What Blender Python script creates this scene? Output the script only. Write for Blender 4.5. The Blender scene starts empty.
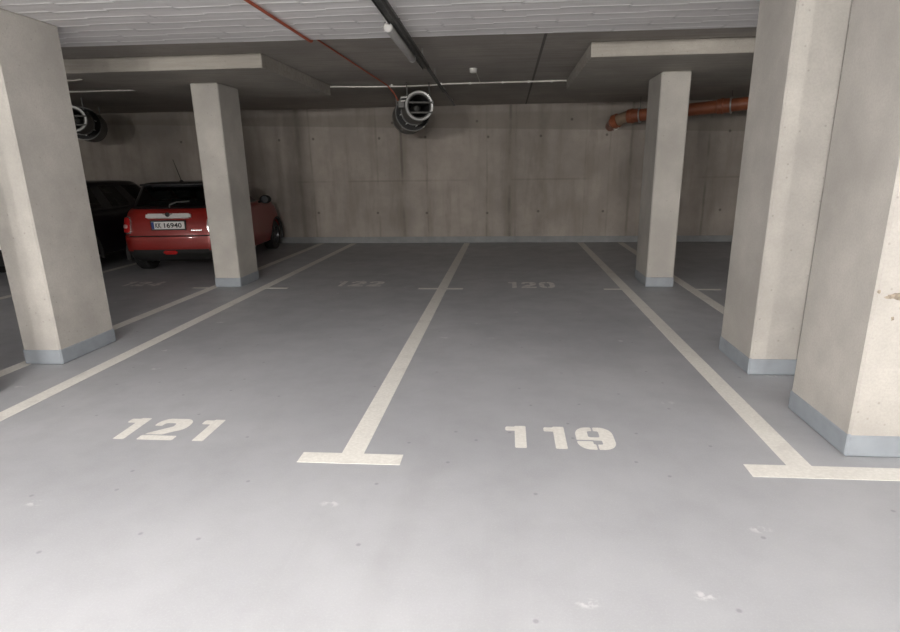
import bpy, bmesh, math, random
from mathutils import Vector, Matrix
from mathutils.bvhtree import BVHTree
random.seed(7)
SC = bpy.context.scene
COL = SC.collection
PI = math.pi

# ------------------------------------------------------------------ materials
class NT:
    """tiny helper for procedural node trees"""
    def __init__(s, name):
        s.m = bpy.data.materials.new(name); s.m.use_nodes = True
        s.t = s.m.node_tree; s.t.nodes.clear()
        s.out = s.t.nodes.new('ShaderNodeOutputMaterial')
        s.b = s.t.nodes.new('ShaderNodeBsdfPrincipled')
        s.t.links.new(s.b.outputs[0], s.out.inputs[0])
        s._pos = None
    def n(s, t, **k):
        x = s.t.nodes.new(t)
        for a, v in k.items(): setattr(x, a, v)
        return x
    def put(s, sock, v):
        if isinstance(v, bpy.types.NodeSocket): s.t.links.new(v, sock)
        else: sock.default_value = v
    def math(s, op, a, b=0.0, c=None, clamp=False):
        x = s.n('ShaderNodeMath', operation=op, use_clamp=clamp)
        s.put(x.inputs[0], a); s.put(x.inputs[1], b)
        if c is not None: s.put(x.inputs[2], c)
        return x.outputs[0]
    def pos(s):
        if s._pos is None: s._pos = s.n('ShaderNodeNewGeometry').outputs['Position']
        return s._pos
    def xyz(s):
        x = s.n('ShaderNodeSeparateXYZ'); s.put(x.inputs[0], s.pos()); return x.outputs
    def scaled(s, sx, sy, sz, off=(0, 0, 0)):
        x = s.n('ShaderNodeMapping'); s.put(x.inputs['Vector'], s.pos())
        x.inputs['Scale'].default_value = (sx, sy, sz); x.inputs['Location'].default_value = off
        return x.outputs[0]
    def noise(s, scale, vec=None, detail=4, rough=.55):
        x = s.n('ShaderNodeTexNoise'); s.put(x.inputs['Vector'], vec if vec is not None else s.pos())
        x.inputs['Scale'].default_value = scale; x.inputs['Detail'].default_value = detail
        x.inputs['Roughness'].default_value = rough
        return x.outputs[0]
    def voro(s, scale, vec=None, dim='3D'):
        x = s.n('ShaderNodeTexVoronoi', voronoi_dimensions=dim); s.put(x.inputs['Vector'], vec if vec is not None else s.pos())
        x.inputs['Scale'].default_value = scale
        return x.outputs
    def rng(s, v, a, b, lo=0., hi=1.):
        x = s.n('ShaderNodeMapRange', interpolation_type='SMOOTHSTEP'); s.put(x.inputs[0], v)
        for i, q in enumerate((a, b, lo, hi)): x.inputs[i+1].default_value = q
        return x.outputs[0]
    def mix(s, f, a, b, mode='MIX'):
        x = s.n('ShaderNodeMix', data_type='RGBA', blend_type=mode)
        s.put(x.inputs[0], f)
        for sock, v in ((x.inputs[6], a), (x.inputs[7], b)):
            if isinstance(v, tuple) and len(v) == 3: v = (*v, 1)
            s.put(sock, v)
        return x.outputs[2]
    def bump(s, h, strength=.3, dist=.01):
        x = s.n('ShaderNodeBump'); s.put(x.inputs['Height'], h)
        x.inputs['Strength'].default_value = strength; x.inputs['Distance'].default_value = dist
        s.t.links.new(x.outputs[0], s.b.inputs['Normal'])
    def col(s, v):
        if isinstance(v, tuple) and len(v) == 3: v = (*v, 1)
        s.put(s.b.inputs['Base Color'], v)
    def val(s, name, v): s.put(s.b.inputs[name], v)

def simple(name, c, rough=.5, metal=0., grain=.12, scale=30.):
    t = NT(name)
    f = t.noise(scale)
    d = tuple(x*(1-grain) for x in c); l = tuple(min(1, x*(1+grain)) for x in c)
    t.col(t.mix(t.rng(f, .3, .7), d, l)); t.val('Roughness', rough); t.val('Metallic', metal)
    return t.m

def concrete(name, c, board=None, pores=True, mott=.16):
    t = NT(name)
    big = t.noise(1.1, detail=5); mid = t.noise(6., detail=5); fine = t.noise(75., detail=4, rough=.7)
    col = t.mix(t.rng(big, .3, .7), tuple(x*(1-mott) for x in c), tuple(x*(1+mott*.6) for x in c))
    col = t.mix(t.rng(mid, .35, .75, 0, .35), col, tuple(x*.78 for x in c))
    col = t.mix(t.rng(fine, .35, .7, 0, .26), col, tuple(x*.66 for x in c))
    if board is not None:      # marks of the formwork boards
        st = t.noise(2.2, t.scaled(*board), detail=6, rough=.7)
        col = t.mix(t.rng(st, .42, .68, 0, .55), col, tuple(x*.62 for x in c))
    h = t.math('ADD', t.math('MULTIPLY', mid, .6), t.math('MULTIPLY', fine, .4))
    if pores:
        v = t.voro(19.)
        r = t.n('ShaderNodeSeparateColor'); t.put(r.inputs[0], v[1])
        hole = t.math('MULTIPLY', t.rng(v[0], .06, .2, 1, 0), t.math('GREATER_THAN', r.outputs[0], .72))
        col = t.mix(t.math('MULTIPLY', hole, .38), col, tuple(x*.4 for x in c))
        h = t.math('SUBTRACT', h, t.math('MULTIPLY', hole, .5))
    t.col(col); t.val('Roughness', .85); t.val('Specular IOR Level', .25); t.bump(h, .35, .006)
    return t

M = {}
M['column'] = concrete('column_concrete', (.435, .415, .383), mott=.2).m
M['panel'] = concrete('cast_panel_concrete', (.40, .375, .335), board=(.5, 8, 8)).m
M['slab'] = concrete('slab_concrete', (.40, .37, .335), board=(.35, 7, 7), pores=False).m
M['paint'] = simple('skirting_grey_paint', (.25, .275, .30), .5, grain=.06, scale=8)
M['paint_wall'] = simple('baseboard_grey_paint', (.235, .245, .25), .6, grain=.1, scale=5)

def wall_material():
    t = concrete('wall_concrete', (.375, .338, .303), mott=.2)
    x, y, z = t.xyz()
    col = t.b.inputs['Base Color'].links[0].from_socket
    wob = t.math('MULTIPLY', t.math('SUBTRACT', t.noise(1.6, t.scaled(1, 1, 1)), .5), .05)
    xx = t.math('ADD', x, wob)
    streak = t.noise(1.3, t.scaled(3.0, 1, .45), detail=5, rough=.6)
    brk = t.rng(t.noise(1.3, t.scaled(1.2, 1, 1.1), detail=4), .36, .6)
    col = t.mix(t.rng(streak, .46, .72, 0, .38), col, (.19, .168, .145))
    # joints between the formwork sheets: (x, half width, strength)
    for jx, w, s in ((-3.72, .035, .5), (-3.45, .012, .35), (-1.97, .014, .35), (-1.42, .018, .85), (-.87, .012, .45), (.44, .013, .5),
                     (.94, .02, .85), (1.61, .05, .45), (1.06, .01, .4), (2.55, .01, .25), (3.05, .012, .3), (3.49, .018, .6), (5.08, .018, .7), (-5.6, .02, .5), (6.8, .02, .5)):
        d = t.math('ABSOLUTE', t.math('SUBTRACT', xx, jx))
        f = t.math('MULTIPLY', t.rng(d, 0, w*2.6, s*.8, 0), brk)
        col = t.mix(f, col, (.11, .10, .09))
        f2 = t.math('MULTIPLY', t.rng(d, 0, .26, .34*s, 0), t.rng(streak, .3, .6, .4, 1))
        col = t.mix(f2, col, (.2, .18, .155))
    # darker band below the slab, ragged lower edge
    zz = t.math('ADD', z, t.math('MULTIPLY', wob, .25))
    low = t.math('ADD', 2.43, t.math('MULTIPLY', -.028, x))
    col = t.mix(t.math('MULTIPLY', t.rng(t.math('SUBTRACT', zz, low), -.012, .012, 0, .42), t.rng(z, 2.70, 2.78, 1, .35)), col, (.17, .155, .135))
    # horizontal joint
    d = t.math('ABSOLUTE', t.math('SUBTRACT', z, 1.36))
    col = t.mix(t.math('MULTIPLY', t.rng(d, .005, .03, .35, 0), t.rng(t.noise(.8), .45, .6)), col, (.15, .135, .12))
    # plugged tie holes
    for hx, hz in ((.23, 2.57), (2.23, 2.57), (-.89, 2.27), (.47, 2.25), (1.59, 2.25), (-4.14, 2.26), (-3.37, 2.27), (-1.9, 2.26), (2.97, 2.25),
                   (-3.37, .68), (-2.01, .67), (-.9, .66), (.45, .65), (1.57, .68), (2.97, .67), (5.44, .68), (5.47, 2.28), (-6.4, 2.26), (-5.9, .67), (-1.6, 2.57), (4.2, 2.57)):
        a = t.math('SUBTRACT', x, hx); b = t.math('SUBTRACT', z, hz)
        r = t.math('SQRT', t.math('ADD', t.math('MULTIPLY', a, a), t.math('MULTIPLY', b, b)))
        col = t.mix(t.rng(r, .015, .038, .62, 0), col, (.05, .045, .04))
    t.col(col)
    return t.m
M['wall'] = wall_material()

def floor_material():
    t = NT('floor_epoxy')
    big = t.noise(.55, detail=5); mid = t.noise(3.0, detail=6, rough=.6); fine = t.noise(110., detail=4, rough=.75)
    c = t.mix(t.rng(big, .3, .7), (.312, .319, .335), (.372, .379, .395))
    c = t.mix(t.rng(mid, .35, .75, 0, .2), c, (.25, .252, .262))
    c = t.mix(t.rng(fine, .45, .75, 0, .25), c, (.48, .487, .505))
    # faint tyre wear running along the bays
    ty = t.noise(1.5, t.scaled(2.4, .22, 1), detail=5)
    c = t.mix(t.rng(ty, .52, .72, 0, .12), c, (.245, .243, .245))
    # small pits and pale scuffs
    v = t.voro(2.8, dim='2D'); r = t.n('ShaderNodeSeparateColor'); t.put(r.inputs[0], v[1])
    pit = t.math('MULTIPLY', t.rng(v[0], .016, .042, 1, 0), t.math('GREATER_THAN', r.outputs[0], .55))
    c = t.mix(t.math('MULTIPLY', pit, .45), c, (.15, .15, .155))
    v2 = t.voro(1.1, t.scaled(1, 1.8, 1, (3.3, 1.7, 0)), '2D'); r2 = t.n('ShaderNodeSeparateColor'); t.put(r2.inputs[0], v2[1])
    sc = t.math('MULTIPLY', t.rng(v2[0], .02, .07, 1, 0), t.math('GREATER_THAN', r2.outputs[1], .68))
    sc = t.math('MULTIPLY', sc, t.rng(t.noise(25.), .45, .6))
    c = t.mix(t.math('MULTIPLY', sc, .6), c, (.6, .6, .6))
    t.col(c)
    t.put(t.b.inputs['Roughness'], t.rng(mid, .3, .7, .42, .56)); t.val('Specular IOR Level', .4)
    t.bump(t.math('ADD', t.math('MULTIPLY', mid, .5), t.math('MULTIPLY', fine, .12)), .12, .01)
    return t.m
M['floor'] = floor_material()

def board_material():
    t = NT('white_insulation_boards')
    x, y, z = t.xyz()
    wob = t.math('MULTIPLY', t.math('SUBTRACT', t.noise(1.3, t.scaled(1, .3, 1), detail=2), .5), .022)
    yy = t.math('DIVIDE', t.math('ADD', t.math('ADD', y, wob), 20.), .215)
    row = t.math('FLOOR', yy); fy = t.math('FRACT', yy)
    wn = t.n('ShaderNodeTexWhiteNoise', noise_dimensions='1D'); t.put(wn.inputs['W'], row)
    u = t.math('FRACT', t.math('DIVIDE', t.math('ADD', t.math('ADD', x, 40.), t.math('ADD', t.math('MULTIPLY', row, .23), t.math('MULTIPLY', wn.outputs[0], .12))), 1.0))
    # the joint lies high for part of each board, so the lines jog
    e = t.math('ABSOLUTE', t.math('SUBTRACT', fy, t.math('ADD', .5, t.math('MULTIPLY', t.math('GREATER_THAN', u, .55), .14))))
    ridge = t.rng(e, .05, .13, 1, 0)
    ridge = t.math('MULTIPLY', ridge, t.rng(t.noise(1.1, t.scaled(1.5, 4, 1)), .3, .5, .45, 1))
    joint = t.math('MULTIPLY', t.rng(t.math('ABSOLUTE', t.math('SUBTRACT', u, .55)), .008, .022, 1, 0), t.rng(e, .1, .45, 1, .35))
    n = t.noise(9., detail=5); tone = t.math('ADD', t.math('MULTIPLY', wn.outputs[0], .5), t.math('MULTIPLY', n, .5))
    c = t.mix(t.rng(tone, .2, .8), (.72, .70, .70), (.80, .78, .78))
    c = t.mix(ridge, c, (.97, .96, .955))  # light caught by the ridges, painted in as a paler colour
    c = t.mix(t.math('MULTIPLY', joint, .35), c, (.48, .47, .47))
    t.col(c); t.val('Roughness', .8)
    t.bump(t.math('ADD', ridge, t.math('MULTIPLY', n, .3)), .7, .014)
    return t.m
M['boards'] = board_material()

def line_material():
    t = NT('white_road_paint')
    n = t.noise(45., detail=4); w = t.noise(5., detail=5)
    c = t.mix(t.rng(n, .35, .7), (.66, .645, .60), (.74, .725, .68))
    c = t.mix(t.rng(w, .5, .75, 0, .5), c, (.52, .50, .47))
    t.col(c); t.val('Roughness', .6)
    return t.m
M['line'] = line_material()
def worn_material():
    t = NT('worn_road_paint')
    w = t.noise(16., detail=5)
    t.col(t.mix(t.rng(w, .48, .70), (.68, .665, .63), (.40, .40, .405))); t.val('Roughness', .6)
    return t.m
M['worn'] = worn_material()

def car_paint(name, c):
    t = NT(name)
    n = t.noise(300., detail=1)
    t.col(t.mix(t.rng(n, .4, .7), c, tuple(min(1, x*1.25) for x in c)))
    t.val('Roughness', .35); t.val('Metallic', .15); t.val('Coat Weight', .35); t.val('Coat Roughness', .06)
    return t.m
M['red'] = car_paint('red_car_paint', (.24, .014, .010))
M['black_paint'] = car_paint('black_car_paint', (.006, .006, .008))
M['black_plastic'] = simple('black_plastic', (.012, .012, .012), .55, grain=.2)
M['rubber'] = simple('tyre_rubber', (.014, .014, .014), .8, grain=.25, scale=60)
M['rim'] = simple('alloy_rim', (.11, .11, .115), .35, .8)
M['chrome'] = simple('chrome', (.72, .72, .71), .25, .9, grain=.04)
M['bright'] = simple('satin_chrome', (.78, .77, .75), .4, .2, grain=.03)
M['mirror'] = simple('dark_mirror', (.04, .045, .05), .1, .0, grain=.02)
M['white_plate'] = simple('plate_white', (.78, .78, .76), .45, grain=.03)
M['plate_blue'] = simple('plate_blue', (.02, .05, .22), .45, grain=.03)
M['ink'] = simple('plate_ink', (.015, .015, .015), .5)
M['lens'] = simple('red_lens', (.5, .02, .02), .15, grain=.15, scale=90)
M['lens_pale'] = simple('clear_lens', (.62, .38, .36), .15, grain=.1, scale=90)
M['interior'] = simple('dark_interior', (.012, .012, .013), .8, grain=.2)
M['galv'] = simple('galvanised_steel', (.36, .365, .36), .45, .5, grain=.12, scale=9)
M['galv_dark'] = simple('dull_steel', (.12, .12, .115), .5, .4, grain=.15, scale=14)
M['black_mesh'] = simple('dark_silencer_lining', (.02, .02, .02), .8, grain=.3, scale=120)
M['tray'] = simple('dark_steel_rail', (.085, .085, .08), .55, .4, grain=.2)
M['white_plastic'] = simple('white_plastic', (.68, .67, .64), .4, grain=.03)
M['diffuser'] = simple('opal_diffuser', (.33, .325, .315), .45, grain=.03)
M['conduit'] = simple('pale_conduit', (.66, .65, .60), .5, grain=.05)
M['orange_cable'] = simple('red_orange_cable', (.40, .085, .04), .6, grain=.12)
M['pvc'] = simple('orange_brown_pvc', (.24, .075, .034), .42, grain=.12, scale=7)
M['pvc_grey'] = simple('grey_brown_pvc', (.22, .16, .11), .5, grain=.12, scale=7)

def glass():
    t = NT('tinted_glass'); t.t.nodes.remove(t.b)
    tr = t.n('ShaderNodeBsdfTransparent'); tr.inputs[0].default_value = (.30, .34, .33, 1)
    gl = t.n('ShaderNodeBsdfGlossy'); gl.inputs['Roughness'].default_value = .04; gl.inputs[0].default_value = (.9, .9, .9, 1)
    fr = t.n('ShaderNodeFresnel'); fr.inputs[0].default_value = 1.45
    mx = t.n('ShaderNodeMixShader'); t.put(mx.inputs[0], fr.outputs[0]); t.put(mx.inputs[1], tr.outputs[0]); t.put(mx.inputs[2], gl.outputs[0])
    t.t.links.new(mx.outputs[0], t.out.inputs[0])
    return t.m
M['glass'] = glass()

# ------------------------------------------------------------------ mesh helpers
def obj(name, bm, mat, parent=None, smooth=False, label=None, loc=(0, 0, 0), rot=(0, 0, 0)):
    me = bpy.data.meshes.new(name); bm.normal_update(); bm.to_mesh(me); bm.free()
    if mat: me.materials.append(mat)
    if smooth:
        for p in me.polygons: p.use_smooth = True
        try: me.set_sharp_from_angle(angle=math.radians(38))
        except Exception: pass
    o = bpy.data.objects.new(name, me); COL.objects.link(o)
    o.location = loc; o.rotation_euler = rot
    if parent is not None: o.parent = parent
    if label: o['label'] = label
    return o
def thing(name, label, cat, loc=(0, 0, 0), rot=(0, 0, 0), group=None):
    o = bpy.data.objects.new(name, None); COL.objects.link(o); o.empty_display_size = .1
    o.location = loc; o.rotation_euler = rot
    return tag(o, label, cat, group)
def tag(o, label, cat, group=None):
    o['label'] = label; o['category'] = cat
    if group: o['group'] = group
    return o
def struct(name, bm, mat, label=None, **k):
    o = obj(name, bm, mat, **k); o['kind'] = 'structure'
    if label: o['label'] = label
    return o
def box(bm, x0, x1, y0, y1, z0, z1, bev=0., seg=2):
    r = bmesh.ops.create_cube(bm, size=1)
    vs = r['verts']
    for v in vs:
        v.co = Vector(((x0+x1)/2 + v.co.x*(x1-x0), (y0+y1)/2 + v.co.y*(y1-y0), (z0+z1)/2 + v.co.z*(z1-z0)))
    if bev > 0:
        es = list({e for v in vs for e in v.link_edges})
        bmesh.ops.bevel(bm, geom=es, offset=bev, segments=seg, affect='EDGES', profile=.6)
    return bm
def B(*a, **k): return box(bmesh.new(), *a, **k)
def tube(bm, pts, r, n=10, cap=True):
    pts = [Vector(p) for p in pts]; rings = []
    prev = None
    for i, p in enumerate(pts):
        d = (pts[min(i+1, len(pts)-1)] - pts[max(i-1, 0)]).normalized()
        if prev is None:
            a = d.orthogonal().normalized()
        else:
            a = (prev - d*prev.dot(d)).normalized()
        prev = a; b = d.cross(a)
        rr = r[i] if isinstance(r, (list, tuple)) else r
        rings.append([bm.verts.new(p + (a*math.cos(2*PI*k/n) + b*math.sin(2*PI*k/n))*rr) for k in range(n)])
    for i in range(len(rings)-1):
        for k in range(n):
            bm.faces.new((rings[i][k], rings[i][(k+1) % n], rings[i+1][(k+1) % n], rings[i+1][k]))
    if cap:
        bm.faces.new(rings[0][::-1]); bm.faces.new(rings[-1])
    return bm
def T(*a, **k): return tube(bmesh.new(), *a, **k)
def lathe(prof, n=32, axis='y', bm=None, closed=True):
    """profile of (radius, position) turned around the axis"""
    bm = bm or bmesh.new(); rings = []
    for r, h in prof:
        ring = []
        for k in range(n):
            c, s = math.cos(2*PI*k/n)*r, math.sin(2*PI*k/n)*r
            ring.append(bm.verts.new({'y': (c, h, s), 'z': (c, s, h), 'x': (h, c, s)}[axis]))
        rings.append(ring)
    m = len(rings); last = m if closed else m-1
    for i in range(last):
        a, b = rings[i], rings[(i+1) % m]
        for k in range(n): bm.faces.new((a[k], a[(k+1) % n], b[(k+1) % n], b[k]))
    bmesh.ops.recalc_face_normals(bm, faces=bm.faces)
    return bm
def fix(bm):
    bmesh.ops.recalc_face_normals(bm, faces=bm.faces); return bm

# ------------------------------------------------------------------ the room
YW = 10.135           # far wall
ZS = 2.89             # slab soffit
ZB = 2.825            # underside of the white boards
XL, XR, YB = -12., 10., -9.5
floor = struct('floor', B(XL, XR, YB, YW+.3, -.2, 0), M['floor'])
struct('ceiling', B(XL, XR, YB, YW+.3, ZS, ZS+.25), M['slab'])
bm = bmesh.new()
pl = [(XL, YB), (XR, YB), (XR, 3.33), (XL, 2.90)]
lo = [bm.verts.new((x, y, ZB)) for x, y in pl]; hi = [bm.verts.new((x, y, ZS+.001)) for x, y in pl]
bm.faces.new(lo[::-1]); bm.faces.new(hi)
for i in range(4): bm.faces.new((lo[i], lo[(i+1) % 4], hi[(i+1) % 4], hi[i]))
struct('ceiling_boards', fix(bm), M['boards'])
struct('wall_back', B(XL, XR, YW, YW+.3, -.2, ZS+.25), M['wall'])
struct('wall_left', B(XL-.3, XL, YB, YW+.3, -.2, ZS+.25), M['panel'])
struct('wall_right', B(XR, XR+.3, YB, YW+.3, -.2, ZS+.25), M['panel'])
struct('wall_front', B(XL-.3, XR+.3, YB-.3, YB, -.2, ZS+.25), M['panel'])
struct('baseboard_back', B(XL, XR, YW-.012, YW+.05, 0, .135, bev=.003, seg=1), M['paint_wall'])
# seam across the slab
bm = B(1.245, 1.275, 3.25, YW-.02, ZS-.003, ZS+.01)
struct('trim_1', bm, simple('joint_filler', (.13, .12, .11), .8))

# ------------------------------------------------------------------ painted markings: parts of the floor
def flat(polys, z=.0015, bm=None):
    bm = bm or bmesh.new()
    for p in polys:
        vs = [bm.verts.new((x, y, 0)) for x, y in p] + [bm.verts.new((x, y, z)) for x, y in p]
        n = len(p)
        bm.faces.new(vs[n:]); bm.faces.new(vs[:n][::-1])
        for i in range(n): bm.faces.new((vs[i], vs[(i+1) % n], vs[n+(i+1) % n], vs[n+i]))
    return fix(bm)
def rect(x0, x1, y0, y1): return [(x0, y0), (x1, y0), (x1, y1), (x0, y1)]
def mark(name, polys, label, mat='line', z=.0015):
    return obj(name, flat(polys, z), M[mat], floor, label=label)
LW = .066
mark('bay_line', [rect(-LW, LW, .06, 10.05)], 'white line between bays 121 and 119')
mark('bay_line', [rect(-.295, .30, -.055, .065)], 'white crossbar at the near end of the middle line', z=.0022)
mark('bay_line', [rect(-2.575-LW, -2.575+LW, -1.2, 10.05)], 'white line on the left of bay 121')
mark('bay_line', [rect(2.507-LW, 2.507+LW, .06, 10.05)], 'white line on the right of bay 119')
mark('bay_line', [rect(2.21, 6.2, -.072, .062)], 'white crossbar in front of the right-hand columns', z=.0022)
mark('bay_line', [rect(3.37-LW, 3.37+LW, .06, 10.05)], 'white line behind the right-hand columns')
mark('bay_line', [rect(-3.33-LW, -3.33+LW, -.0, 10.05)], 'white line running into the left-hand columns')
mark('bay_line', [rect(-5.92-LW, -5.92+LW, .06, 10.05)], 'white line between the red and the black car')
mark('bay_line', [rect(5.95-LW, 5.95+LW, .06, 10.05)], 'white line far right behind the columns')
for x0, x1, lab in ((-.335, .29, 'thin crossbar half way along the middle line'), (-2.51, -2.21, 'thin crossbar half way along the left line'),
                    (-3.62, -3.34, 'thin crossbar left of the far left column'), (2.21, 2.50, 'thin crossbar half way along the right line'),
                    (3.38, 3.75, 'thin crossbar right of the far right column')):
    mark('bay_tick', [rect(x0, x1, 4.885, 4.955)], lab, z=.0022)

# stencilled digits from implicit shapes (unit box, x 0..1, y 0..1), contoured into clean outlines
def rb(x, y, cx, cy, hx, hy, r):
    qx = abs(x-cx)-hx+r; qy = abs(y-cy)-hy+r
    return math.hypot(max(qx, 0), max(qy, 0)) + min(max(qx, qy), 0) - r
def seg(x, y, ax, ay, bx, by, w):
    dx, dy = bx-ax, by-ay
    h = max(0, min(1, ((x-ax)*dx + (y-ay)*dy)/(dx*dx+dy*dy)))
    return math.hypot(x-ax-h*dx, y-ay-h*dy) - w
def d1(x, y):
    return min(rb(x, y, .63, .5, .2, .5, .02), max(rb(x, y, .33, .86, .24, .10, .06), -1))
def d9(x, y):
    o = rb(x, y, .5, .5, .5, .5, .34); hole = rb(x, y, .48, .68, .15, .14, .05)
    low = rb(x, y, .54, .31, .12, .085, .03); gap = rb(x, y, .2, .385, .24, .028, .01)
    g1 = rb(x, y, .48, .95, .022, .2, .01); g2 = rb(x, y, .5, .05, .022, .24, .01)
    return max(o, -hole, -low, -gap, -g1, -g2)
def d0(x, y):
    o = rb(x, y, .5, .5, .5, .5, .36); i = rb(x, y, .5, .5, .17, .28, .12)
    return max(o, -i, -rb(x, y, .5, 1, .03, .3, .01), -rb(x, y, .5, 0, .03, .3, .01))
def d2(x, y):
    top = max(rb(x, y, .5, .70, .5, .30, .28), -rb(x, y, .40, .66, .17, .12, .08), -rb(x, y, .1, .50, .34, .14, .01))
    dia = seg(x, y, .80, .60, .20, .2, .15); base = rb(x, y, .5, .10, .5, .10, .02)
    gap = rb(x, y, .5, .225, .6, .018, .005)
    return max(min(top, max(dia, y-.75, .0-y), base), -gap)
def d4(x, y):
    return max(min(rb(x, y, .70, .5, .17, .5, .02), rb(x, y, .5, .30, .5, .10, .02), seg(x, y, .62, .92, .14, .34, .10)), -rb(x, y, .48, .5, .03, .6, .01))
DIG = {'1': d1, '2': d2, '9': d9, '0': d0, '4': d4}
def digit(bm, f, x0, y0, w, h, slant=0., nx=30, ny=36, z=.0018):
    g = [[f(i/nx, j/ny) for i in range(-1, nx+2)] for j in range(-1, ny+2)]
    cache = {}
    def vert(px, py):
        k = (round(px, 5), round(py, 5))
        if k not in cache: cache[k] = bm.verts.new((x0+px*w+slant*py*h, y0+py*h, z))
        return cache[k]
    for j in range(ny+2):
        for i in range(nx+2):
            c = [(i-1, j-1), (i, j-1), (i, j), (i-1, j)]
            v = [g[j][i], g[j][i+1], g[j+1][i+1], g[j+1][i]]
            poly = []
            for a in range(4):
                b = (a+1) % 4
                if v[a] < 0: poly.append((c[a][0]/nx, c[a][1]/ny))
                if (v[a] < 0) != (v[b] < 0):
                    t = v[a]/(v[a]-v[b])
                    poly.append(((c[a][0]+t*(c[b][0]-c[a][0]))/nx, (c[a][1]+t*(c[b][1]-c[a][1]))/ny))
            vs = []
            for q in poly:
                k = vert(*q)
                if k not in vs: vs.append(k)
            if len(vs) >= 3:
                try: bm.faces.new(vs)
                except ValueError: pass
def number(txt, xs, y0, h, ws, mat='line'):
    bm = bmesh.new()
    for ch, x, w in zip(txt, xs, ws): digit(bm, DIG[ch], x, y0, w, h)
    return obj('bay_number', bm, M[mat], floor, label='white stencilled bay number ' + txt)
number('121', (-1.642, -1.41, -1.125), .17, .315, (.18, .235, .18))
number('119', (.875, 1.116, 1.325), .19, .305, (.175, .175, .23))
number('122', (-1.60, -1.39, -1.12), 5.06, .38, (.16, .22, .22), 'worn')
number('120', (.90, 1.10, 1.35), 4.98, .44, (.16, .21, .22), 'worn')
number('124', (-4.85, -4.66, -4.44), 5.03, .34, (.15, .19, .19), 'worn')

# ------------------------------------------------------------------ columns and cast panels
def column(label, x0, x1, y0, y1, top):
    cx, cy = (x0+x1)/2, (y0+y1)/2; hx, hy = (x1-x0)/2, (y1-y0)/2
    t = thing('concrete_column', label, 'column', (cx, cy, 0), group='concrete columns between the bays')
    t['kind'] = 'thing'
    s = obj('shaft', B(-hx, hx, -hy, hy, 0, top, bev=.014, seg=1), M['column'], t)
    sk = B(-hx-.006, hx+.006, -hy-.006, hy+.006, 0, .14, bev=.012, seg=1)
    obj('skirting', sk, M['paint'], t, label='painted grey-blue skirting')
    return t
c1 = column('nearest concrete column on the right, front face stained, beside the long white crossbar', 2.812, 3.17, .185, .875, ZB)
c2 = column('second concrete column on the right, close behind the nearest one', 2.803, 3.16, 1.54, 2.20, ZB)
c3 = column('far slim concrete column on the right, under the cast ceiling panel', 2.80, 3.165, 5.08, 5.78, 2.735)
c4 = column('big concrete column at the left edge of the view, in front of the cars', -3.31, -2.965, 1.54, 2.255, ZB)
c5 = column('concrete column on the left hiding part of the red car', -3.305, -2.93, 4.985, 5.62, 2.735)
c6 = column('concrete column at the left picture edge of which only the foot shows', -3.325, -2.97, .17, .90, ZB)
# stain and chipped spot on the nearest column's front face
def blotch(bm, cx, cz, rx, rz, y, seed):
    rnd = random.Random(seed); n = 18
    ring = [(cx+math.cos(2*PI*k/n)*rx*rnd.uniform(.6, 1.15), cz+math.sin(2*PI*k/n)*rz*rnd.uniform(.6, 1.15)) for k in range(n)]
    a = [bm.verts.new((x, y, z)) for x, z in ring]; b = [bm.verts.new((x, y-.0012, z)) for x, z in ring]
    bm.faces.new(b); bm.faces.new(a[::-1])
    for k in range(n): bm.faces.new((a[k], a[(k+1) % n], b[(k+1) % n], b[k]))
M['stain'] = simple('brown_stain', (.25, .215, .165), .9, grain=.35, scale=40)
for i, (x, z, rx, rz) in enumerate(((-.065, .93, .05, .02), (-.105, .925, .03, .011), (-.072, .81, .008, .013), (-.165, .955, .010, .011))):
    bm = bmesh.new(); blotch(bm, x, z, rx, rz, -.345-.0006*i, i)
    obj('stain', fix(bm), M['stain'], c1)
def panel(label, x0, x1, y0, y1):
    t = obj('concrete_drop_slab', B(x0, x1, y0, y1, 2.735, ZS-.001, bev=.008, seg=1), M['panel'])
    t['kind'] = 'thing'
    tag(t, label, 'ceiling slab', 'cast concrete slabs on the column heads')
    return t
panel('thick cast concrete slab hanging below the ceiling on the left column beside the red car', -4.42, -1.90, 4.0, 6.66)
panel('thick cast concrete slab hanging below the ceiling on the far right column', 1.77, 4.32, 3.95, 6.63)

# ------------------------------------------------------------------ services under the ceiling
# orange cable: under the boards, up over their edge, along the slab to the fan
pts = [(-1.02, .2, 2.806), (-1.025, 1.4, 2.808), (-1.03, 3.08, 2.808), (-1.03, 3.13, 2.815), (-1.03, 3.17, 2.85), (-1.028, 3.24, 2.868), (-1.02, 4.6, 2.87), (-1.0, 6.45, 2.87), (-.97, 6.60, 2.85), (-.90, 6.75, 2.75), (-.865, 6.86, 2.665)]
o = obj('power_cable', T(pts, [.0125]*5 + [.0095]*6, 8), M['orange_cable'], smooth=True)
tag(o, 'thin orange-red cable running along the ceiling towards the round fan', 'cable')

# rail
t = thing('ceiling_rail', 'dark steel rail running under the ceiling from the near edge to the far wall', 'rail', (.02, 0, 0))
ang = .02
bm = bmesh.new()
box(bm, -.030, .030, -.4, 4.25, 2.715, 2.719); box(bm, -.030, -.026, -.4, 4.25, 2.70, 2.745); box(bm, .026, .030, -.4, 4.25, 2.70, 2.745)
obj('near_channel', bm, M['tray'], t, rot=(0, 0, ang), label='wide dark channel')
obj('cable', T([(.044, -.4, 2.738), (.044, 2.2, 2.738), (.042, 4.2, 2.745)], .008, 8), M['galv_dark'], t, True, rot=(0, 0, ang), label='pale cable beside the rail')
bm = B(-.018, .018, 4.2, 6.75, 2.752, 2.78)
obj('far_channel', bm, M['tray'], t, rot=(0, 0, ang), label='narrow dark channel')
bm = B(-.014, .014, 6.7, 9.15, 2.785, 2.808)
obj('end_channel', bm, M['galv_dark'], t, rot=(0, 0, ang), label='thin pale end')
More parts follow.
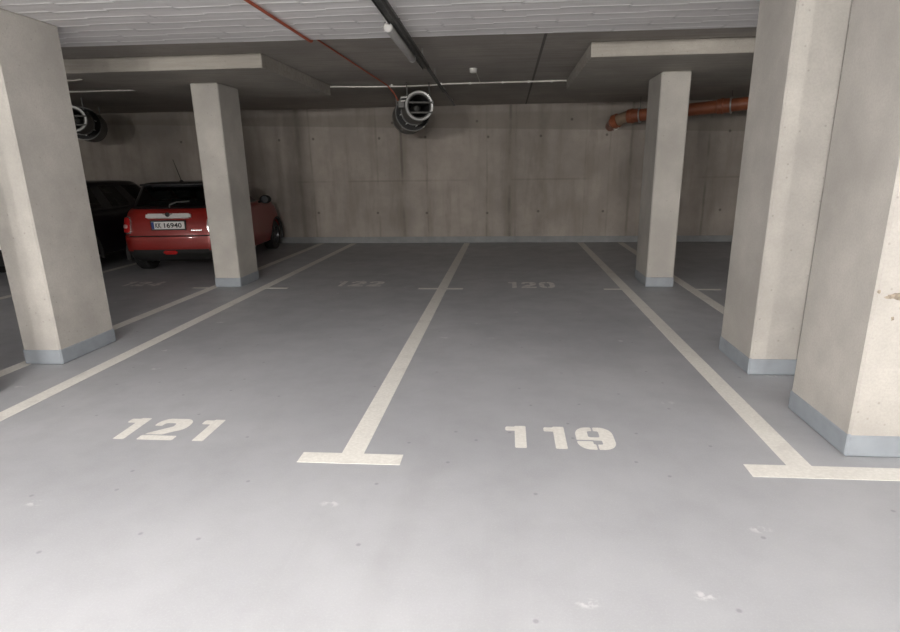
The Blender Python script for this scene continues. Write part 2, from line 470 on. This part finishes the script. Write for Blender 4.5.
for y, z0 in ((.9, 2.74), (2.4, 2.74), (4.0, 2.74), (5.4, 2.776), (7.0, 2.803), (8.9, 2.803)):
    top = ZB if y < 3.0 else ZS
    obj('hanger', B(-.004, .004, y-.006, y+.006, z0, top), M['galv_dark'], t, rot=(0, 0, ang))

# unlit batten lamp beside the rail
t = thing('ceiling_lamp', 'long pale batten lamp hanging beside the dark ceiling rail, unlit', 'lamp', (-.078, 2.76, 2.685), (0, 0, .018))
bm = B(-.034, .030, -.66, .66, .016, .05, bev=.006)
obj('body', bm, M['galv_dark'], t)
bm = lathe([(.0, -.69), (.030, -.69), (.034, -.675), (.034, .675), (.030, .69), (.0, .69)], 16, closed=False)
obj('diffuser', bm, M['diffuser'], t, True, label='long opal tube cover')
for s in (-1, 1):
    e_ = lathe([(0, s*.665), (.037, s*.665), (.037, s*.692), (.028, s*.70), (0, s*.70)], 16, closed=False)
    obj('end_cap', e_, M['diffuser'], t, True)
obj('supply_cable', T([(.0, -.69, .02), (.0, -.76, .03), (-.012, -.80, .045), (.012, -.84, .06)], .006, 8), M['white_plastic'], t, True, label='white supply cable')
for s in (-.45, .45): obj('bracket', B(-.012, .06, s-.012, s+.012, .048, .054), M['galv_dark'], t)

# conduit along the slab behind the panels
t = thing('conduit', 'long thin pale conduit crossing the ceiling behind the cast panels', 'conduit', (0, 6.72, 2.873))
pts = [(-7.5, -.22, 0), (-4.98, -.2, 0), (-4.93, .0, 0), (-3.2, 0, 0), (-1.83, 0, 0), (-1.3, .01, -.012), (-.7, .015, -.018), (-.3, .03, -.01), (-.05, 0, 0), (2.0, -.02, 0), (6.5, -.02, 0)]
obj('pipe', T(pts, .0115, 8), M['conduit'], t, True)
for x in (-4.5, -3.9, -.93, -.15, .3, .8, 1.2, 1.55):
    obj('clip', B(x-.012, x+.012, -.02, .02, -.018, .015), M['white_plastic'], t)
t = thing('conduit', 'short pale conduit on the dark ceiling left of the left-hand hanging slab', 'conduit', (-5.2, 5.40, 2.875))
obj('pipe', T([(-.5, 0, .003), (-.02, .02, -.001), (.15, -.04, .003), (.30, -.02, .004)], .010, 8), M['conduit'], t, True)
for x in (-.35, .22): obj('clip', B(x-.012, x+.012, -.045, .02, -.012, .015), M['white_plastic'], t)

# detector
t = thing('smoke_detector', 'small white detector box on the ceiling between the rail and the right cast panel', 'detector', (.42, 5.47, ZS))
obj('base', lathe([(0, 0), (.052, 0), (.055, -.012), (0, -.012)], 20, 'z', closed=False), M['white_plastic'], t, True)
obj('head', lathe([(0, -.012), (.048, -.012), (.050, -.045), (.034, -.058), (0, -.060)], 20, 'z', closed=False), M['white_plastic'], t, True)
obj('wire', T([(.02, .04, -.008), (.03, .6, -.012), (.035, 1.21, -.012)], .005, 6), M['conduit'], t, True)

# ------------------------------------------------------------------ jet fans
def jet_fan(label, loc, rz, L=2.1, R=.217, R2=.30):
    t = thing('jet_fan', label, 'fan', loc, (0, 0, rz), group='round jet fans under the ceiling')
    a, b = L*.42, L*.54
    ri = R*.80
    obj('front_silencer', lathe([(R*.97, .015), (R*.97, a), (ri, a), (ri, .015)], 40), M['galv_dark'], t, True, label='galvanised front casing')
    obj('lining', lathe([(ri-.001, .03), (ri-.001, L*.99), (ri-.012, L*.99), (ri-.012, .03)], 40), M['black_mesh'], t, True, label='dark lining inside')
    obj('front_ring', lathe([(R*1.02, 0), (R*1.02, .045), (R*.84, .06), (R*.82, .03), (R*.87, -.012), (R*.98, -.015)], 40), M['galv'], t, True, label='bright rolled inlet ring')
    obj('motor_section', lathe([(R*.90, a+.02), (R*.90, b-.012), (R2*.955, b-.012), (R2*.955, b), (ri, b), (ri, a+.02)], 40), M['black_mesh'], t, True, label='dark motor section')
    obj('flange', lathe([(R*1.03, a-.02), (R*1.03, a+.02), (ri, a+.02), (ri, a-.02)], 40), M['galv_dark'], t, True)
    obj('flange', lathe([(R2*1.0, b-.02), (R2*1.0, b+.02), (R2*.96, b+.02), (R2*.96, b-.02)], 40), M['galv_dark'], t, True)
    for k in range(8):
        an = 2*PI*k/8+.2
        c = Vector((math.cos(an)*R*1.04, 0, math.sin(an)*R*1.04))
        obj('tie_bolt', T([c+Vector((0, a+.015, 0)), c+Vector((0, b-.015, 0))], .011, 6), M['galv'], t)
    obj('rear_silencer', lathe([(R2*.97, b), (R2*.97, L-.01), (R2*1.0, L), (ri, L), (ri, b)], 40), M['galv_dark'], t, True, label='wider rear casing')
    obj('hub', lathe([(0, .40), (.045, .42), (.082, .50), (.082, L*.75), (.04, L*.85), (0, L*.86)], 24, closed=False), M['tray'], t, True)
    bm = lathe([(.02, L*.44), (.09, L*.44), (.09, L*.49), (.02, L*.49)], 20)
    for k in range(7):
        q = Matrix.Rotation(2*PI*k/7, 4, 'Y'); vs = []
        for (r_, y_, s_) in ((.078, -.05, -.02), (.078, .05, .03), (ri-.02, .035, .045), (ri-.02, -.035, -.005)):
            for d in (-.004, .004): vs.append(bm.verts.new(q @ Vector((r_, L*.46+y_, s_+d))))
        for f in ((0, 2, 4, 6), (7, 5, 3, 1), (0, 1, 3, 2), (2, 3, 5, 4), (4, 5, 7, 6), (6, 7, 1, 0)):
            bm.faces.new([vs[i] for i in f])
    obj('impeller', fix(bm), M['tray'], t)
    for z in (.045, -.10):
        h = math.sqrt(R*R-z*z)
        obj('support_bar', B(-h*.75, h*1.06, -.05, -.02, z-.014, z+.014, bev=.004, seg=1), M['tray'], t, label='dark bar across the mouth')
    for y in (.12, L-.35):
        RR = R if y < 1 else R2
        for s in (-1, 1):
            bm = box(bmesh.new(), s*(RR*.8)-.007, s*(RR*.8)+.007, y-.012, y+.012, RR*.5, ZS-loc[2])
            obj('hanger', bm, M['tray'], t)
    obj('terminal_box', B(-R-.085, -R+.01, .26, .42, .0, .10, bev=.006), M['galv_dark'], t)
    for z in (.125, .075): obj('cable_gland', T([(-R-.06, .06, z), (-R+.075, .04, z+.006)], .010, 8), M['white_plastic'], t, True)
    return t
jet_fan('round galvanised fan with a bright ring hanging in the middle of the ceiling', (-.475, 6.5, 2.54), math.atan2(.50, 2.0))
jet_fan('round fan in the dark at far left above the cars', (-6.68, 7.2, 2.53), .50)

# ------------------------------------------------------------------ drain pipe at the right
A = Vector((3.24, 9.38, 2.545)); Bp = Vector((6.9, 7.55, 2.745)); d = (Bp-A).normalized()
t = thing('drain_pipe', 'orange-brown plastic drain pipe below the ceiling, passing behind the far right column', 'pipe', tuple(A))
R = .112
obj('straight_pipe', T([d*.02, Bp-A], R, 24), M['pvc'], t, True)
for s in (.0, 1.62, 3.1):
    q = Matrix.Translation(d*s) @ d.to_track_quat('Y', 'Z').to_matrix().to_4x4()
    bm = lathe([(R*1.0, -.02), (R*1.16, 0), (R*1.16, .06), (R*1.24, .065), (R*1.24, .10), (R*1.14, .105), (R*1.1, .2), (R*1.0, .21)], 28)
    bm.transform(q); obj('socket', bm, M['pvc'], t, True)
    bm = lathe([(R*1.27, .215), (R*1.27, .235), (R*.99, .235), (R*.99, .215)], 28); bm.transform(q)
    obj('clamp', bm, M['galv'], t, True, label='bright metal clamp')
    p = d*(s+.225)
    obj('hanger', T([p+Vector((0, 0, R*1.2)), Vector((p.x, p.y, ZS-A.z))], .004, 6), M['tray'], t)
e = Vector((-.20, .17, -.07))
obj('elbow', T([d*.03, Vector((-.03, .02, -.005)), Vector((-.08, .065, -.025)), Vector((-.14, .115, -.05)), e], R*.97, 24), M['pvc_grey'], t, True, label='grey-brown bend')
obj('end_socket', T([e*.82, e*.84, e*1.22, e*1.24], [R*1.0, R*1.2, R*1.2, R*1.05], 24), M['pvc'], t, True)
obj('wall_stub', T([e*1.2, Vector((-.21, YW-A.y+.02, -.13))], R*.9, 20), M['pvc'], t, True)
bm = bmesh.new()
blb = Vector((-.19, .15, -.215))
for k in range(9):
    an = random.uniform(0, 2*PI)
    tube(bm, [blb+Vector((math.cos(an)*.05, .02*k/9, math.sin(an)*.035)), blb+Vector((math.cos(an+1.2)*.05, .02, math.sin(an+1.2)*.04+.03))], .008, 6)
obj('wire_tie', bm, M['conduit'], t, True, label='pale loops of wire under the bend')

# ------------------------------------------------------------------ cars
def interp(tab, z):
    if z <= tab[0][0]: return tab[0][1:]
    for a, b in zip(tab, tab[1:]):
        if z <= b[0]:
            f = (z-a[0])/(b[0]-a[0]); return tuple(p+(q-p)*f for p, q in zip(a[1:], b[1:]))
    return tab[-1][1:]
def outline(hw, yr, yf, rr, rf, bow=.05, ns=10, nc=7):
    """plan outline, counted the same way at every height: rear from -x to +x, right side, front, left side"""
    P = []
    def arc(cx, cy, r, a0, a1):
        for k in range(nc): 
            a = a0+(a1-a0)*k/nc
            P.append((cx+math.cos(a)*r, cy+math.sin(a)*r))
    rr = min(rr, hw*.9); rf = min(rf, hw*.9)
    for k in range(ns): P.append((-hw+rr+(2*hw-2*rr)*k/ns, yr))
    arc(hw-rr, yr+rr, rr, -PI/2, 0)
    for k in range(ns): P.append((hw, yr+rr+(yf-yr-rr-rf)*k/ns))
    arc(hw-rf, yf-rf, rf, 0, PI/2)
    for k in range(ns): P.append((hw-rf-(2*hw-2*rf)*k/ns, yf))
    arc(-hw+rf, yf-rf, rf, PI/2, PI)
    for k in range(ns): P.append((-hw, yf-rf-(yf-yr-rr-rf)*k/ns))
    arc(-hw+rr, yr+rr, rr, PI, 1.5*PI)
    ym = (yr+yf)/2; out = []
    for x, y in P:
        b = bow*(x/hw)**2
        out.append((x, y+b*max(0, (ym-y)/(ym-yr)) - 1.6*b*max(0, (y-ym)/(yf-ym))))
    return out
def loft(rings, cap0=True, cap1=True, skip=None):
    bm = bmesh.new(); V = [[bm.verts.new(p) for p in r] for r in rings]; n = len(rings[0])
    for i in range(len(V)-1):
        for k in range(n):
            if skip and skip(i, k): continue
            bm.faces.new((V[i][k], V[i][(k+1) % n], V[i+1][(k+1) % n], V[i+1][k]))
    if cap0: bm.faces.new(V[0][::-1])
    if cap1: bm.faces.new(V[-1])
    return fix(bm)

def build_car(root, S, paint, roof_mat, details=True):
    L, zb = S['L'], S['belt']
    def drop(x, y, z):
        f = max(0., (y-S['cowl'])/(L-S['cowl']))
        return (x, y, z - S['nose']*f*f*max(0, (z-.5)/(zb-.5)))
    rings = []
    for z, hw, yr, yf, rr, rf in S['body']:
        rings.append([drop(x, y, z) for x, y in outline(hw, yr, yf, rr, rf)])
    body = obj('body', loft(rings), paint, root, True)
    # wheel arches cut out of the body
    cut = bmesh.new()
    for y in S['wheels']:
        for s in (-1, 1):
            bmx = lathe([(0, s*.55), (S['rw']+.055, s*.55), (S['rw']+.055, s*1.2), (0, s*1.2)], 40, 'x', closed=False)
            bmx.transform(Matrix.Translation((0, y, S['rw'])))
            me = bpy.data.meshes.new('tmp'); bmx.to_mesh(me); bmx.free(); cut.from_mesh(me); bpy.data.meshes.remove(me)
    bmesh.ops.remove_doubles(cut, verts=cut.verts, dist=1e-5); fix(cut)
    co = obj('cutter', cut, None)
    co.parent = root
    md = body.modifiers.new('b', 'BOOLEAN'); md.operation = 'DIFFERENCE'; md.object = co; md.solver = 'EXACT'
    dg = bpy.context.evaluated_depsgraph_get(); dg.update()
    me = bpy.data.meshes.new_from_object(body.evaluated_get(dg))
    body.modifiers.clear(); body.data = me
    if len(me.materials) == 0: me.materials.append(paint)
    me.set_sharp_from_angle(angle=math.radians(30))
    cm = co.data; bpy.data.objects.remove(co); bpy.data.meshes.remove(cm)
    bv = bmesh.new(); bv.from_mesh(me); tree = BVHTree.FromBMesh(bv); bv.free()
    # ---- cabin
    levels = S['cabin']; rings = []
    for z, hw, yr, yf, rr, rf in levels: rings.append([(x, y, z) for x, y in outline(hw, yr, yf, rr, rf, bow=.06)])
    ns, nc = 10, 7; per = 2*(2*ns+2*nc)
    g0, g1 = S['glass']
    def region(k):
        if k < ns+2 or k >= per-2: return 'rear_window'
        if k < ns+nc-2: return None
        if k < ns+nc+ns+1: return None if k in S['pillars'] else 'side_window_right'
        if k < 2*ns+nc+3: return None
        if k < 3*ns+2*nc-2: return 'windscreen'
        if k < 3*ns+2*nc+nc-1: return None
        if k < per-nc+2:
            kk = (3*ns+2*nc+nc+ns) - k + (ns+nc)
            return None if kk-1 in S['pillars'] else 'side_window_left'
        return None
    pane = lambda i, k: g0 <= i < g1 and region(k) is not None
    cab = loft(rings, cap0=False, cap1=True, skip=pane)
    obj('roof', cab, roof_mat, root, True, label='dark roof and pillars')
    panes = {}
    for i in range(g0, g1):
        for k in range(per):
            r = region(k)
            if r: panes.setdefault(r, []).append((i, k))
    for nm, fs in panes.items():
        bm = bmesh.new(); c = {}
        def gv(i, k):
            k %= per
            if (i, k) not in c: c[(i, k)] = bm.verts.new(rings[i][k])
            return c[(i, k)]
        for i, k in fs: bm.faces.new((gv(i, k), gv(i, k+1), gv(i+1, k+1), gv(i+1, k)))
        obj('side_window' if nm.startswith('side') else nm, fix(bm), M['glass'], root, True)
    # ---- interior
    z, hw, yr, yf, rr, rf = levels[0]
    ins = outline(hw-.03, yr+.03, yf-.05, rr, rf)
    obj('interior', loft([[(x, y, z+.004) for x, y in ins], [(x, y, z+.016) for x, y in ins]]), M['interior'], root)
    for y in (S['seats']):
        for x in (-.36, .36):
            bm = box(bmesh.new(), x-.23, x+.23, y-.05, y+.05, z+.01, z+.10, bev=.03)
            obj('seat', bm, M['interior'], root, True)
            bm = box(bmesh.new(), x-.13, x+.13, y-.05, y+.03, z+.13, z+.27, bev=.04)
            for q in (-.05, .05): tube(bm, [(x+q, y-.01, z+.06), (x+q, y-.01, z+.16)], .007, 6)
            obj('headrest', bm, M['interior'], root, True)
    # ---- wheels
    rw = S['rw']
    for y in S['wheels']:
        for s in (-1, 1):
            x0, x1 = s*(S['track']-.20), s*S['track']
            w = thing_part('wheel', root)
            w.location = (0, y, rw)
            prof = [(rw*.62, x0), (rw*.93, x0), (rw*.995, x0+s*.02), (rw, x0+s*.05), (rw, x1-s*.05), (rw*.995, x1-s*.02), (rw*.93, x1), (rw*.64, x1+s*.004)]
            w2 = obj('tyre', lathe(prof, 40, 'x'), M['rubber'], w, True)
            bm = lathe([(rw*.66, x0+s*.02), (rw*.66, x1-s*.004), (rw*.61, x1-s*.004), (rw*.58, x1-s*.03), (rw*.58, x0+s*.02)], 32, 'x')
            lathe([(0, x1-s*.06), (rw*.16, x1-s*.06), (rw*.16, x1-s*.018), (rw*.1, x1-s*.012), (0, x1-s*.012)], 20, 'x', bm, closed=False)
            for k in range(5):
                q = Matrix.Rotation(2*PI*k/5, 4, 'X')
                b2 = box(bmesh.new(), min(x1-s*.05, x1-s*.02), max(x1-s*.05, x1-s*.02), -.035, .035, rw*.12, rw*.6, bev=.006, seg=1)
                b2.transform(q); mt = bpy.data.meshes.new('t'); b2.to_mesh(mt); b2.free(); bm.from_mesh(mt); bpy.data.meshes.remove(mt)
            obj('rim', bm, M['rim'], w, True)
            ring = lathe([(rw+.052, s*(S['hw']-.05)), (rw+.052, s*(S['hw']+.008)), (rw+.085, s*(S['hw']+.008)), (rw+.085, s*(S['hw']-.05))], 40, 'x')
            ring.transform(Matrix.Translation((0, y, rw)))
            bmesh.ops.bisect_plane(ring, geom=ring.verts[:]+ring.edges[:]+ring.faces[:], plane_co=(0, 0, .2), plane_no=(0, 0, -1), clear_outer=True)
            obj('arch_trim', ring, M['black_plastic'], root, True)
    # ---- mirrors
    for s in (-1, 1):
        mr = thing_part('wing_mirror', root); mr.location = (s*(S['hw']+.02), S['mirror'], zb+.04)
        bm = bmesh.new(); bmesh.ops.create_uvsphere(bm, u_segments=20, v_segments=12, radius=1)
        for v in bm.verts: v.co = Vector((v.co.x*.115+s*.08, v.co.y*.075+.03, v.co.z*.08))
        obj('housing', bm, M['black_plastic'], mr, True)
        obj('stalk', T([(-s*.06, .02, -.05), (s*.05, .03, -.02)], .022, 8), M['black_plastic'], mr, True)
        obj('mirror_glass', lathe([(0, -.052), (.07, -.050), (.07, -.040), (0, -.040)], 20, closed=False, bm=None), M['mirror'], mr, True, loc=(s*.08, 0, 0))
    # ---- projections onto the tail
    def hit(x, z): 
        h = tree.ray_cast(Vector((x, -2, z)), Vector((0, 1, 0)))
        return h[0], h[1]
    def patch(poly_in, nx, nz, x0, x1, z0, z1, lift, thick=.02):
        bm = bmesh.new(); G = {}
        def pv(i, j, back):
            k = (i, j, back)
            if k not in G:
                x = x0+(x1-x0)*i/nx; z_ = z0+(z1-z0)*j/nz
                p, n = hit(x, z_)
                if p is None: return None
                G[k] = bm.verts.new(p + (n if n.y < 0 else -n)*(lift if not back else lift-thick))
            return G[k]
        ins_ = lambda i, j: 0 <= i < nx and 0 <= j < nz and poly_in((i+.5)/nx, (j+.5)/nz)
        for i in range(nx):
            for j in range(nz):
                if not ins_(i, j): continue
                c = [(i, j), (i+1, j), (i+1, j+1), (i, j+1)]
                fv = [pv(a, b, 0) for a, b in c]
                if any(v is None for v in fv): continue
                bm.faces.new(fv)
                for e, (di, dj) in enumerate(((0, -1), (1, 0), (0, 1), (-1, 0))):
                    if not ins_(i+di, j+dj):
                        a, b = c[e], c[(e+1) % 4]
                        bk = [pv(*b, 1), pv(*a, 1)]
                        if None in bk: continue
                        bm.faces.new([pv(*a, 0), pv(*b, 0)] + bk)
        return fix(bm)
    rr_ = lambda r: (lambda u, v: rb(u, v, .5, .5, .5, .5, r) < 0)
    return hit, patch, rr_
def thing_part(name, parent):
    o = bpy.data.objects.new(name, None); COL.objects.link(o); o.parent = parent; o.empty_display_size = .1
    return o
def text_bm(s, h, w):
    cu = bpy.data.curves.new('t', 'FONT'); cu.body = s; cu.size = 1; cu.extrude = .004; cu.offset = .022
    o = bpy.data.objects.new('t', cu); COL.objects.link(o)
    dg = bpy.context.evaluated_depsgraph_get(); me = bpy.data.meshes.new_from_object(o.evaluated_get(dg))
    bpy.data.objects.remove(o); bpy.data.curves.remove(cu)
    bm = bmesh.new(); bm.from_mesh(me); bpy.data.meshes.remove(me)
    xs = [v.co.x for v in bm.verts]; ys = [v.co.y for v in bm.verts]
    for v in bm.verts:
        x = (v.co.x-min(xs))/(max(xs)-min(xs))*w - w/2; z = (v.co.y-min(ys))/(max(ys)-min(ys))*h - h/2
        v.co = Vector((x, -v.co.z*.3, z))
    return fix(bm)

# ---- small red hatchback
mini = dict(L=3.70, belt=.97, cowl=2.35, nose=.20, hw=.835, rw=.30, wheels=(.60, 3.06), track=.80, mirror=2.12, seats=(.75, 1.55),
    pillars=(ns_ := 24, 25), glass=(1, 5),
    body=[(.20, .70, .14, 3.52, .22, .35), (.235, .775, .06, 3.60, .25, .4), (.34, .815, .01, 3.66, .27, .45), (.44, .83, .0, 3.69, .28, .48), (.56, .835, .0, 3.70, .28, .5),
          (.605, .835, .008, 3.69, .28, .5), (.62, .835, .028, 3.69, .28, .5), (.74, .832, .05, 3.66, .28, .5), (.84, .82, .085, 3.61, .28, .5), (.91, .80, .125, 3.55, .28, .5), (.95, .775, .155, 3.50, .27, .48),
          (.97, .745, .19, 3.45, .25, .45), (.985, .66, .32, 3.30, .22, .4), (.99, .45, .7, 2.9, .2, .3)],
    cabin=[(.965, .745, .18, 2.62, .24, .34), (.995, .735, .20, 2.55, .24, .34), (1.08, .712, .25, 2.36, .24, .33), (1.18, .683, .31, 2.14, .23, .32), (1.27, .655, .365, 1.95, .22, .31), (1.325, .635, .39, 1.84, .22, .30),
           (1.37, .61, .40, 1.76, .22, .3), (1.395, .575, .43, 1.70, .22, .28), (1.41, .49, .55, 1.55, .2, .25), (1.418, .30, .8, 1.3, .15, .2)])
mini['pillars'] = (22, 23)
def lift(tab, z0, k): return [(z if z < z0 else z0+(z-z0)*k, *q) for z, *q in tab]
mini['belt'] = .62+.35*1.2
mini['body'] = [(z, hw*1.005, *q) for z, hw, *q in lift(mini['body'], .62, 1.2)]
mini['cabin'] = [(1.038+(z-.965)*.935, hw*.985, *q) for z, hw, *q in mini['cabin']]
mini['hw'] = .838
car = thing('hatchback', 'small red hatchback with dark roof parked tail outwards behind the left column', 'car', (-4.56, 6.06, 0), (0, 0, math.radians(5.0)))
hit, patch, rr_ = build_car(car, mini, M['red'], M['black_paint'])
# roof spoiler, antenna, wiper
obj('roof_spoiler', B(-.50, .50, .31, .46, 1.400, 1.428, bev=.012), M['black_paint'], car, True)
an = thing_part('antenna', car); an.location = (.06, .60, 1.448)
obj('antenna_base', lathe([(0, .04), (.018, .035), (.04, .005), (.045, -.01), (0, -.01)], 16, 'z', closed=False), M['black_plastic'], an, True)
obj('antenna_rod', T([(0, 0, .02), (-.02, -.16, .36)], [.007, .004], 8), M['black_plastic'], an, True)
def cabin_y(z): return interp([(a[0], a[2]) for a in mini['cabin']], z)[0]
obj('rear_wiper', T([(0, cabin_y(1.06)-.02, 1.06), (0, cabin_y(1.10)-.035, 1.10), (.10, cabin_y(1.14)-.02, 1.14), (.30, cabin_y(1.15)+.005, 1.15)], .011, 8), M['galv_dark'], car, True, label='grey rear wiper')
# chrome handle bar, emblem
bm = patch(lambda u, v: rb(u, v, .5, .5, .5, .5, .2) < 0, 24, 6, -.36, .36, .885, .955, .035, .045)
hb = obj('tailgate_handle', bm, M['bright'], car, True, label='broad chrome handle bar')
p, n = hit(0, .945)
em = lathe([(0, 0), (.036, 0), (.036, -.012), (0, -.015)], 24, closed=False); em.transform(Matrix.Translation(p+Vector((0, -.042, .008))))
obj('emblem', em, M['black_plastic'], hb, True)
for s in (-1, 1):
    bm = bmesh.new()
    vs = [bm.verts.new(p+Vector((s*x, y, z+.008))) for x, z in ((.035, .010), (.085, .022), (.072, .004), (.035, -.010)) for y in (-.040, -.050)]
    for f in ((0, 2, 4, 6), (7, 5, 3, 1), (0, 1, 3, 2), (2, 3, 5, 4), (4, 5, 7, 6), (6, 7, 1, 0)): bm.faces.new([vs[i] for i in f])
    obj('emblem_wing', fix(bm), M['galv'], hb)
# number plate
p, n = hit(0, .785); py = p.y-.012
pt = obj('number_plate', B(-.265, .265, py-.012, py+.004, .725, .845, bev=.004, seg=1), M['white_plate'], car, label='white plate reading KK 16940')
obj('plate_band', B(-.262, -.222, py-.0135, py-.008, .729, .841), M['plate_blue'], pt)
obj('plate_frame', B(-.285, .285, py-.006, py+.03, .705, .865, bev=.01), M['black_plastic'], pt)
for s, x, w in (('KK', -.155, .095), ('16940', .08, .285)):
    b = text_bm(s, .078, w); b.transform(Matrix.Translation((x, py-.0125, .785)))
    obj('plate_text', b, M['ink'], pt)
# tail lights with chrome rims at the corners
for s in (-1, 1):
    x0, x1 = sorted((s*.61, s*.80))
    tl = obj('tail_light', patch(rr_(.3), 16, 16, x0, x1, .65, .915, .022, .03), M['chrome'], car, True, label='tail light in a chrome rim')
    a, b = sorted((s*.627, s*.785))
    obj('lens', patch(rr_(.3), 16, 16, a, b, .67, .897, .028, .01), M['lens'], tl, True)
    a, b = sorted((s*.67, s*.765))
    obj('clear_lens', patch(rr_(.4), 10, 6, a, b, .735, .79, .034, .01), M['lens_pale'], tl, True, label='pale lower lens')
# lower bumper insert, fog light, reflectors, badge, seam, tail pipe
obj('bumper_insert', patch(lambda u, v: rb(u, v, .5, .5, .5, .5, .25) < 0, 40, 8, -.72, .72, .215, .40, .012, .03), M['black_plastic'], car, True, label='black lower bumper insert')
obj('fog_light', patch(rr_(.3), 10, 5, -.11, .11, .33, .385, .022, .02), M['lens'], car, True, label='small red fog light')
obj('tailgate_seam', patch(lambda u, v: True, 40, 1, -.66, .66, .606, .622, .004, .01), M['black_plastic'], car)
obj('model_badge', patch(lambda u, v: int(u*21) % 3 != 2, 21, 2, .36, .53, .69, .708, .006, .008), M['chrome'], car)

# ---- long black estate further left
est = dict(L=4.35, belt=1.0, cowl=3.3, nose=.22, hw=.88, rw=.32, wheels=(.85, 3.5), track=.85, mirror=3.1, seats=(1.25, 2.3), glass=(1, 5),
    body=[(.22, .76, .14, 4.15, .22, .35), (.26, .84, .06, 4.24, .25, .4), (.40, .87, .01, 4.32, .26, .45), (.56, .88, .0, 4.35, .26, .5), (.66, .88, .02, 4.34, .26, .5), (.78, .875, .05, 4.30, .26, .5),
          (.90, .86, .09, 4.24, .26, .5), (.96, .84, .12, 4.18, .25, .48), (1.0, .80, .17, 4.12, .24, .45), (1.015, .70, .32, 4.0, .22, .4), (1.02, .5, .7, 3.5, .2, .3)],
    cabin=[(.995, .82, .10, 3.60, .22, .34), (1.03, .81, .12, 3.54, .22, .34), (1.14, .79, .15, 3.38, .22, .33), (1.24, .77, .19, 3.22, .22, .32), (1.34, .745, .23, 3.08, .21, .31), (1.395, .725, .26, 3.0, .21, .30),
           (1.435, .70, .27, 2.94, .21, .3), (1.46, .66, .30, 2.88, .2, .28), (1.475, .56, .50, 2.7, .2, .25), (1.482, .35, .9, 2.3, .15, .2)], pillars=(21, 24))
car2 = thing('estate_car', 'black car parked deep in the shade left of the red hatchback', 'car', (-6.98, 5.35, 0), (0, 0, 0))
hit2, patch2, rr2 = build_car(car2, est, M['black_paint'], M['black_paint'])
for s in (-1, 1):
    x0, x1 = sorted((s*.58, s*.85))
    obj('tail_light', patch2(rr2(.3), 12, 8, x0, x1, .72, .90, .016, .03), M['lens'], car2, True)
p, n = hit2(0, .6)
obj('number_plate', B(-.26, .26, p.y-.03, p.y+.005, .50, .61, bev=.004, seg=1), M['white_plate'], car2)
obj('bumper_insert', patch2(rr2(.25), 30, 6, -.74, .74, .24, .42, .012, .03), M['black_plastic'], car2, True)

# ------------------------------------------------------------------ light: batten lamps of the aisle behind the camera
def lamp(x, y, z, w, col=(1, .965, .925)):
    l = bpy.data.lights.new('aisle_lamp', 'POINT'); l.shadow_soft_size = .09; l.energy = w; l.color = col
    o = bpy.data.objects.new('aisle_lamp', l); COL.objects.link(o); o.location = (x, y, z)
    return o
for x, y, w in ((-1.6, -3.7, 315), (.5, -4.0, 260), (-1.5, -7.6, 640), (1.4, -7.9, 640), (-6.8, -4.4, 160), (6.4, -3.4, 250)):
    lamp(x, y, 2.36, w)

wd = bpy.data.worlds.new('world'); SC.world = wd; wd.use_nodes = True
wd.node_tree.nodes['Background'].inputs[0].default_value = (0, 0, 0, 1); wd.node_tree.nodes['Background'].inputs[1].default_value = 0

# ------------------------------------------------------------------ camera
f, pitch, yaw, roll, cx, cy = 578.452, .278284, .0857356, -.0139449, .889398, -2.946335
PX, PY = 458.146, 334.108
fw = Vector((-math.sin(yaw)*math.cos(pitch), math.cos(yaw)*math.cos(pitch), -math.sin(pitch)))
r = Vector((math.cos(yaw), math.sin(yaw), 0)); u = r.cross(fw)
r2 = r*math.cos(roll)+u*math.sin(roll); u2 = -r*math.sin(roll)+u*math.cos(roll)
cam = bpy.data.cameras.new('camera'); co = bpy.data.objects.new('camera', cam); COL.objects.link(co)
m = Matrix((r2, u2, -fw)).transposed().to_4x4(); m.translation = Vector((cx, cy, 1.6)); co.matrix_world = m
cam.sensor_fit = 'HORIZONTAL'; cam.sensor_width = 36; cam.lens = 36*f/900
cam.shift_x = (450-PX)/900; cam.shift_y = (PY-316)/900
cam.clip_start = .05
SC.camera = co
vs = SC.view_settings; SC.display_settings.display_device = 'sRGB'
vs.view_transform = 'Standard'; vs.look = 'None'; vs.gamma = 1; vs.use_curve_mapping = False; vs.exposure = 0.0
